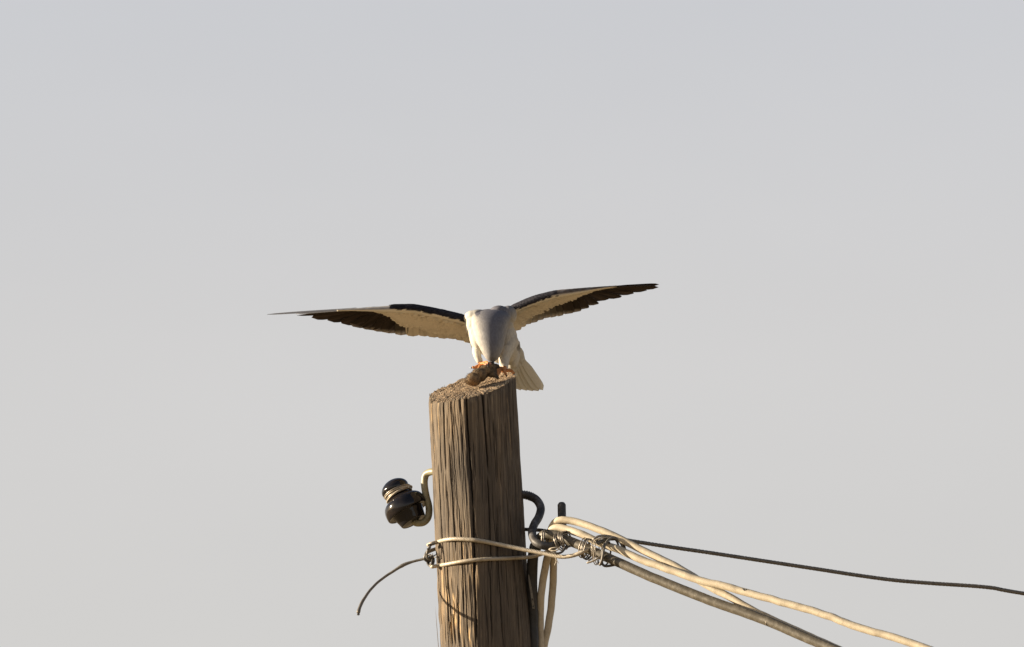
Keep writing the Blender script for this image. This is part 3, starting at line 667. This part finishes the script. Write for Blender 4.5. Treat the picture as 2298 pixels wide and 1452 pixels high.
REACH = {-1: ([0, .3, .5, .6, .72, 1], [.76, .72, .60, .30, .08, .05]), 1: ([0, .1, .4, .6, .8, 1], [.8, .74, .50, .34, .14, .08])}
def wing(side, LE, TE, prim, sec, tipx, rootx, blackx, label):
    """side -1: wing on the left of the photograph. LE/TE: [(px, py, depth)]; prim/sec: [(root px,py, tip px,py, dark)]"""
    first = LE[0]
    base = W(*first)
    wg = bpy.data.objects.new('wing', None); link(wg, bird); wg.location = base-bird.location; wg['label'] = label
    def le(x): y, d = interp(x, LE); return W(x, y, d)
    def te(x): y, d = interp(x, TE); return W(x, y, d)
    mid = (rootx+tipx)/2
    # arm with rounded leading edge and covert sheet
    NX = 70; x_end = tipx; vs = []; cols = []; cs = []
    for i in range(NX+1):
        x = rootx+(x_end-rootx)*i/NX; u_ = i/NX
        a_, b_ = le(x), te(x); C = (b_-a_); ch = C.length; Cn = C.normalized()
        Sx = Vector((1, 0, 0)); Nn = Cn.cross(Sx).normalized()
        if Nn.z < 0: Nn = -Nn
        rn = float(np.interp(u_, [0, .25, .55, .8, 1], [9.5, 9.5, 7.0, 3.4, .7]))*U
        reach = float(np.interp(u_, *REACH[side]))*ch
        reach *= 1+.03*math.sin(i*1.7)
        row = []
        up = [(reach*1.0, .0006), (reach*.7, .30*rn), (reach*.45, .75*rn), (reach*.25, 1.05*rn)]
        nose = [(rn*(1-math.cos(q)), rn*math.sin(q)) for q in [R(z_) for z_ in (75, 55, 35, 15, -5, -25, -45, -65)]]
        lo = [(rn*1.3, -rn*.95), (rn*2.0, -rn*.80), (rn*3, -rn*.62), (reach*.30, -rn*.40), (reach*.42, -rn*.30), (reach*.56, -rn*.24), (reach*.70, -.0020), (reach*.84, -.0016), (reach*1.0, -.0012)]
        allp = up+nose+lo
        for j, (c_, h_) in enumerate(allp):
            p = a_+Cn*c_+Nn*(h_-rn*.9)
            jag = mnoise.noise((x*.09, j*.3, 5.0*side))
            if j < 4+6:    # upper side and nose
                blk = 1 if (abs(x-1100) < blackx+8*jag) else 0
                c = BLK.copy() if blk else GRU.copy()
                if not blk: c = GRU.lerp(PALE, .3+.5*jag) if side < 0 else DK2.lerp(GRU, max(0, .25+.5*jag))
            elif j < 4+8:
                blk = (abs(x-1100) < blackx-14+26*jag)
                c = BLK.copy() if blk and (jag > -.12 or j < 11) else (WHITE*1.45 if j >= 11 else PALE)  # white raised here so the bulge looks caught by the sun
            elif j < 4+8+3: c = WHITE*1.45
            else:
                q = (j-15)/6; c = CR.lerp(CR*.86, q+.3*jag)
            vs.append(p+Nn*U*.5*mnoise.noise((x*.2, j*.9, 1))); cols.append(c)
        nrw = len(allp)
    fs = []
    for i in range(NX):
        for j in range(nrw): 
            j2 = (j+1) % nrw; q = (i*nrw+j, i*nrw+j2, (i+1)*nrw+j2, (i+1)*nrw+j); fs.append(q if side < 0 else q[::-1])
    fs.append(tuple(range(nrw)) if side > 0 else tuple(range(nrw))[::-1]); fs.append(tuple(NX*nrw+j for j in range(nrw)))
    mesh_obj('wing_arm', vs, fs, M_body, wg, cols=cols)
    # secondaries
    for i, (rx, ry, tx, ty, dk, wd) in enumerate(sec):
        f_ = i/len(sec)
        _, dle = interp(rx, LE); yte, dte = interp(tx, TE)
        root = W(rx, ry, dle+(dte-dle)*.28); tip = W(tx, ty, dte)
        x = tx; Cn = (te(x)-le(x)).normalized(); Nn = Cn.cross(Vector((1, 0, 0))); Nn = Nn if Nn.z > 0 else -Nn
        root = root+Nn*.0015; tip = tip+Nn*(.0006*(i % 3))
        bse = CR.lerp(DK, dk) if dk > .3 else (CR*.92).lerp(DK2, dk*.9 if i % 2 else dk*.4)  # high dk paints the shadowed middle of the wing into the feather bases
        tipc = PALE*1.25 if dk > .3 else CR.lerp(PALE, .3)*.95
        bot = cfun(bse, tipc, .72, edge=None, shaft=bse*.75); topf = cfun(GRU, PALE, .85)
        v, f, c = feather_geo(root, tip, Nn, wd*1.0*U, 'round', bend=-.02, top=topf, bot=bot, camber=.05)
        mesh_obj('feather', v, f, (M_body if dk < .3 else M_feather), wg, cols=c)
    for i, (rx, ry, tx, ty, dk, wd, roll) in enumerate(prim):
        _, dle = interp(rx, LE); yte, dte = interp(tx, TE)
        frac = i/(len(prim)-1)             # 0 outermost
        root = W(rx, ry, dle+10+34*frac); tip = W(tx, ty, dte-(14 if i < 2 else 0))
        Cn = (te(rx)-le(rx)).normalized(); Nn = Cn.cross(Vector((1, 0, 0))); Nn = Nn if Nn.z > 0 else -Nn
        Nn = Matrix.Rotation(R(roll), 3, 'X') @ Nn
        root = root-Nn*(.0002+.00035*i)
        bse = DK.lerp(DK2, .5*(i % 2)) if dk > .5 else DK2.lerp(PALE, .4)
        bot = cfun(bse, (PALE*1.15 if i >= 6 else DK2.lerp(Vector((.16, .09, .06)), .6)), (.78 if i >= 8 else .86) if i >= 6 else .9, shaft=DK2*1.4); topf = cfun(GRU*1.1, GRU*.5, .85, edge=PALE*1.1)
        v, f, c = feather_geo(root, tip, Nn, wd*(1.0 if i < 2 and side < 0 else 1.45)*U, 'point' if i < (3 if side < 0 else 0) else 'round', bend=0.01, top=topf, bot=bot, camber=.04)
        mesh_obj('feather', v, f, M_feather, wg, cols=c)
    # under-wing coverts lying over the feather roots
    gl = []; cl = []
    for i in range(620):
        u_ = rng.random()**.9; q = rng.uniform(.10, 1.0); x = rootx+(x_end-rootx)*u_*.86
        a_, b_ = le(x), te(x); C = b_-a_; ch = C.length; Cn = C.normalized(); Nn = Cn.cross(Vector((1, 0, 0))); Nn = Nn if Nn.z > 0 else -Nn
        rn = float(np.interp(u_, [0, .25, .55, .8, 1], [9.5, 9.5, 7.0, 3.4, .7]))*U
        reach = float(np.interp(u_*.86, *REACH[side]))*ch
        p = a_+Cn*(rn*1.2+q*(reach-rn*1.2)*.96)-Nn*(rn*.9+rn*max(.12, .85*(1-q*1.6))+.0006)
        d = (Cn+Vector((side*.75*u_+side*.1, 0, 0))+Vector(rng.uniform(-.1, .1, 3).tolist())).normalized()
        v, f = leaf(p, d, -Nn, rng.uniform(11, 17)*U*(1-.6*u_), rng.uniform(7, 11)*U*(1-.3*u_), rng.uniform(-.3, .8)*U)
        c = (WHITE*1.4 if q < .16 else CR)*rng.uniform(.86, 1.04); gl.append((v, f)); cl += [c*.95]*9+[c*.9]
    v, f = merge(gl); o = mesh_obj('under_coverts', v, f, M_body, wg, cols=cl); o['kind'] = 'stuff'
    # black shoulder coverts on the leading edge
    gl = []; cl = []
    for i in range(330):
        x = rootx+(side*(blackx-62))*rng.random()
        if abs(x-1100) > blackx: continue
        a_, b_ = le(x), te(x); C = b_-a_; Cn = C.normalized(); Nn = Cn.cross(Vector((1, 0, 0))); Nn = Nn if Nn.z > 0 else -Nn
        u_ = (x-rootx)/(x_end-rootx); rn = float(np.interp(u_, [0, .25, .55, .8, 1], [9.5, 9.5, 7.0, 3.4, .7]))*U
        q = R(rng.uniform(-30, 70)); p = a_+Cn*(rn*(1-math.cos(q)))+Nn*(rn*math.sin(q)-rn*.9); n = (Nn*math.sin(q)-Cn*math.cos(q))
        d = (Vector((side, 0, -.12))+Vector(rng.uniform(-.15, .15, 3).tolist())); d = (d-n*d.dot(n)).normalized()
        v, f = leaf(p, d, n, rng.uniform(8, 13)*U, rng.uniform(4, 6)*U, .4*U); c = BLK*rng.uniform(.8, 1.9); gl.append((v, f)); cl += [c]*10
    v, f = merge(gl); o = mesh_obj('shoulder_coverts', v, f, M_feather, wg, cols=cl); o['kind'] = 'stuff'
    return wg

LE_L = [(1046, 706, 32), (1036, 702, 30), (995, 692, 24), (960, 685, 19), (931, 680, 16), (895, 681, 14), (867, 685, 15), (812, 690, 18), (756, 695, 22), (675, 702, 30), (600, 707, 38)]
TE_L = [(1058, 767, 196), (1050, 765, 194), (1015, 759, 188), (974, 755, 180), (910, 752, 166), (856, 745, 152), (824, 740, 140), (792, 733, 124), (769, 726, 112), (737, 720, 100), (699, 714, 84), (665, 709, 70), (600, 707, 50)]
sec_L = [(1046-i*20.5, 722-i*1.9, tx, ty, dk, 31) for i, (tx, ty, dk) in enumerate([(1056, 768, .1), (1038, 763, .1), (1019, 760, .1), (998, 758, .1), (976, 756, .2), (954, 754, .24), (927, 753, .28), (900, 751, .92)])]
prim_L = [(800, 691, 600, 707.5, 1, 13, 42), (808, 692, 664, 706, 1, 14, 34), (818, 693, 667, 709.5, 1, 18, 12), (830, 694, 699, 714, 1, 24, 0), (842, 695, 735, 720, 1, 26, 0), (852, 696, 767, 727, 1, 28, 0), (862, 697, 792, 734, 1, 29, 0), (872, 698, 819, 740, 1, 30, 0), (882, 699, 846, 745, 1, 31, 0), (890, 700, 873, 749, 1, 32, 0)]
wing(-1, LE_L, TE_L, prim_L, sec_L, 756, 1046, 225, 'wing stretched out to the left of the photo')
LE_R = [(1146, 684, 28), (1153, 680, 22), (1180, 668, 8), (1202, 660, -2), (1243, 650, -14), (1270, 647.5, -14), (1291, 646, -10), (1339, 643, 2), (1404, 639.5, 22), (1452, 637.5, 40), (1479, 639, 52)]
TE_R = [(1150, 742, 190), (1161, 737, 188), (1194, 721, 180), (1235, 709, 168), (1268, 704, 158), (1291, 700, 148), (1304, 694, 142), (1330, 684, 130), (1355, 674, 116), (1392, 668, 102), (1420, 660, 92), (1452, 653, 78), (1478, 645, 64)]
sec_R = [(1156+i*12.5, 700-i*4.6, tx, ty, dk, 26) for i, (tx, ty, dk) in enumerate([(1158, 740, .1), (1168, 733, .2), (1181, 727, .3), (1195, 722, .5), (1209, 717, .62), (1223, 713, .7), (1238, 710, .8), (1254, 708, .9)])]
prim_R = [(1345, 645, 1479, 639.5, 1, 14, -6), (1338, 646, 1478, 646, 1, 18, -3), (1330, 647, 1452, 653, 1, 20, 0), (1320, 648, 1422, 660, 1, 22, 0), (1311, 649, 1392, 669, 1, 24, 0), (1302, 651, 1358, 675, 1, 26, 0), (1292, 653, 1332, 686, 1, 27, 0), (1282, 655, 1307, 695, 1, 28, 0), (1272, 657, 1288, 702, 1, 28, 0), (1262, 660, 1270, 706, 1, 28, 0)]
wing(1, LE_R, TE_R, prim_R, sec_R, 1385, 1146, 150, 'wing stretched out to the right of the photo')

# tail
tail = bpy.data.objects.new('tail', None); link(tail, bird); tail.location = W(1150, 795, 130)-bird.location
for i, (tx, ty, d) in enumerate(((1146, 868, 196), (1157, 873, 197), (1168, 877, 198), (1182, 878, 199), (1196, 879, 200), (1209, 879, 199), (1219, 877, 198))):
    root = W(1146+i*2.4, 796-i*.8, 128-i); tip = W(tx, ty, d); n = Vector((0, -1, -.35)).normalized()
    tf = cfun(Vector((.80, .78, .70)), Vector((.70, .68, .64)), .9, edge=Vector((.74, .72, .65)))
    v, f, c = feather_geo(root-n*(.00045*i), tip-n*(.00045*i), -n, (25 if i < 6 else 19)*U, 'round', top=tf, bot=tf, camber=.015, bend=.02)
    mesh_obj('feather', v, f, M_tail, tail, cols=c)
gl = []; cl = []
for i in range(160):
    u_ = rng.random(); x = 1141+rng.uniform(0, 1)*(26+u_*12); y = 775+u_*48
    v, f = leaf(W(x, y, 112+u_*46+4*abs(x-1155)*.1), Vector((.18+.012*(x-1155), .45, -1)).normalized(), Vector((0, -.9, -.4)).normalized(), rng.uniform(16, 24)*U, 8*U, .6*U)
    c = Vector((.80, .78, .70))*rng.uniform(.92, 1.0); gl.append((v, f)); cl += [c]*10
v, f = merge(gl); o = mesh_obj('tail_coverts', v, f, M_tail, tail, cols=cl); o['kind'] = 'stuff'

# beak and eyes
tube('beak', PX([(1104, 805, -26, 5.5), (1105, 813, -28, 4.6), (1106, 819, -26, 3.0), (1107, 823, -22, 1.2)]), M_claw, bird, step=.001, seg=12)
for ex in (1084.5, 1122.5):
    v, f = ellipsoid_geo(ex, 789, -24, 3.2, 3.2, 3.2, seg=12, rings=8); mesh_obj('eye', v, f, M_claw, bird)

# feet
def foot(ankle, toes, par):
    t0 = tube('foot', PX(ankle), M_skin, par, step=.001, seg=12)
    for tp in toes:
        pts = [(q[0], q[1], q[2], rr0) for q, rr0 in zip(tp[:-1], np.linspace(4.1, 3.1, len(tp)-1))]
        tube('toe', PX(pts), M_skin, t0, step=.001, seg=10)
        a_, b_ = tp[-2], tp[-1]; mx_ = ((a_[0]+b_[0])/2+ (b_[0]-a_[0])*.15, (a_[1]+b_[1])/2-1.0, (a_[2]+b_[2])/2)
        tube('claw', PX([(a_[0], a_[1], a_[2], 2.2), (*mx_, 1.7), (b_[0], b_[1], b_[2], .5)]), M_claw, t0, step=.0008, seg=8)
foot([(1077, 806, 4, 5.5), (1079, 814, -2, 4.6), (1078, 820, -8, 5.0)],
     [[(1078, 819, -8), (1071, 822, -12), (1065, 825, -14), (1061, 824, -14), (1057, 828, -14)], [(1078, 820, -10), (1074, 828, -22), (1069, 833, -28), (1068, 840, -28)],
      [(1080, 817, -8), (1086, 815, -22), (1091, 819, -34), (1092, 828, -36)], [(1082, 817, -8), (1091, 813, -26), (1096, 815, -42), (1095, 824, -48)]], bird)
foot([(1133, 824, 12, 6.5), (1131, 829, 6, 5.4), (1129, 832, 0, 5.2)],
     [[(1130, 831, 0), (1124, 826, -12), (1117, 830, -26), (1113, 837, -32), (1110, 845, -32)], [(1130, 830, 0), (1125, 829, -18), (1120, 836, -30), (1116, 843, -34), (1117, 851, -34)],
      [(1130, 829, 0), (1129, 827, -16), (1132, 833, -26), (1135, 840, -30), (1137, 847, -28)], [(1132, 832, 6), (1142, 831, 8), (1149, 833, 6), (1153, 838, 4), (1154, 846, 2)]], bird)

# ------------------------------------------------------------------ mouse
mouse = thing('mouse', W(1078, 862, -30), 'small brown furry mouse held in the claws of the bird on the slanting pole top', 'mouse')
mg = [ellipsoid_geo(1063, 851, -38, 17.5, 15, 17), ellipsoid_geo(1076, 841, -34, 18, 15.5, 17), ellipsoid_geo(1090, 832, -30, 15, 13, 15), ellipsoid_geo(1102, 826, -26, 13.5, 10.5, 13), ellipsoid_geo(1113, 823, -24, 9, 6.5, 9), ellipsoid_geo(1106, 836, -28, 11, 11, 12),
      tube_geo(PX([(1108, 838, -36, 6), (1116, 846, -44, 3.5), (1118, 850, -46, 2.4)]), step=.002, seg=10)]
mv, mf, mn = remeshed('mouse_body', mg, .0013, 4)
def mouse_pig(p):
    x, y, d = px_of(p); k = mnoise.noise(p*160)
    c = Vector((.13, .095, .062)).lerp(Vector((.27, .19, .11)), max(0, min(1, .5+k*1.2)))
    c = c.lerp(Vector((.36, .22, .11)), max(0, 1-math.hypot(x-1062, y-860)/18)*.8)
    return c.lerp(Vector((.06, .045, .035)), max(0, min(1, (x-1100)/22)))
mc = [mouse_pig(p) for p in mv]; mesh_obj('fur_body', mv, mf, M_fur, mouse, cols=mc)
gl = []; cl = []
for i in range(3000):
    k = int(rng.integers(0, len(mv))); p, n = mv[k], mn[k]
    d = (n*.55+Vector((-.7, 0, -.35))+Vector(rng.uniform(-.35, .35, 3).tolist())).normalized(); s = d.cross(n); 
    if s.length < .1: continue
    s.normalize(); ln = rng.uniform(3, 6)*U; wq = .45*U
    gl.append(([p-s*wq, p+s*wq, p+d*ln], [(0, 1, 2)])); c = Vector(mc[k])*rng.uniform(.6, 1.6); cl += [c]*3
v, f = merge(gl); o = mesh_obj('fur', v, f, M_fur, mouse, cols=cl, smooth=False); o['kind'] = 'stuff'
for (ex, ey) in ((1093, 818), (1099, 817)):
    v, f = ellipsoid_geo(ex, ey, -36, 4.2, 5, 1.6, tilt=.3, seg=14, rings=8); mesh_obj('ear', v, f, M_pink, mouse)
bpy.context.view_layer.update()
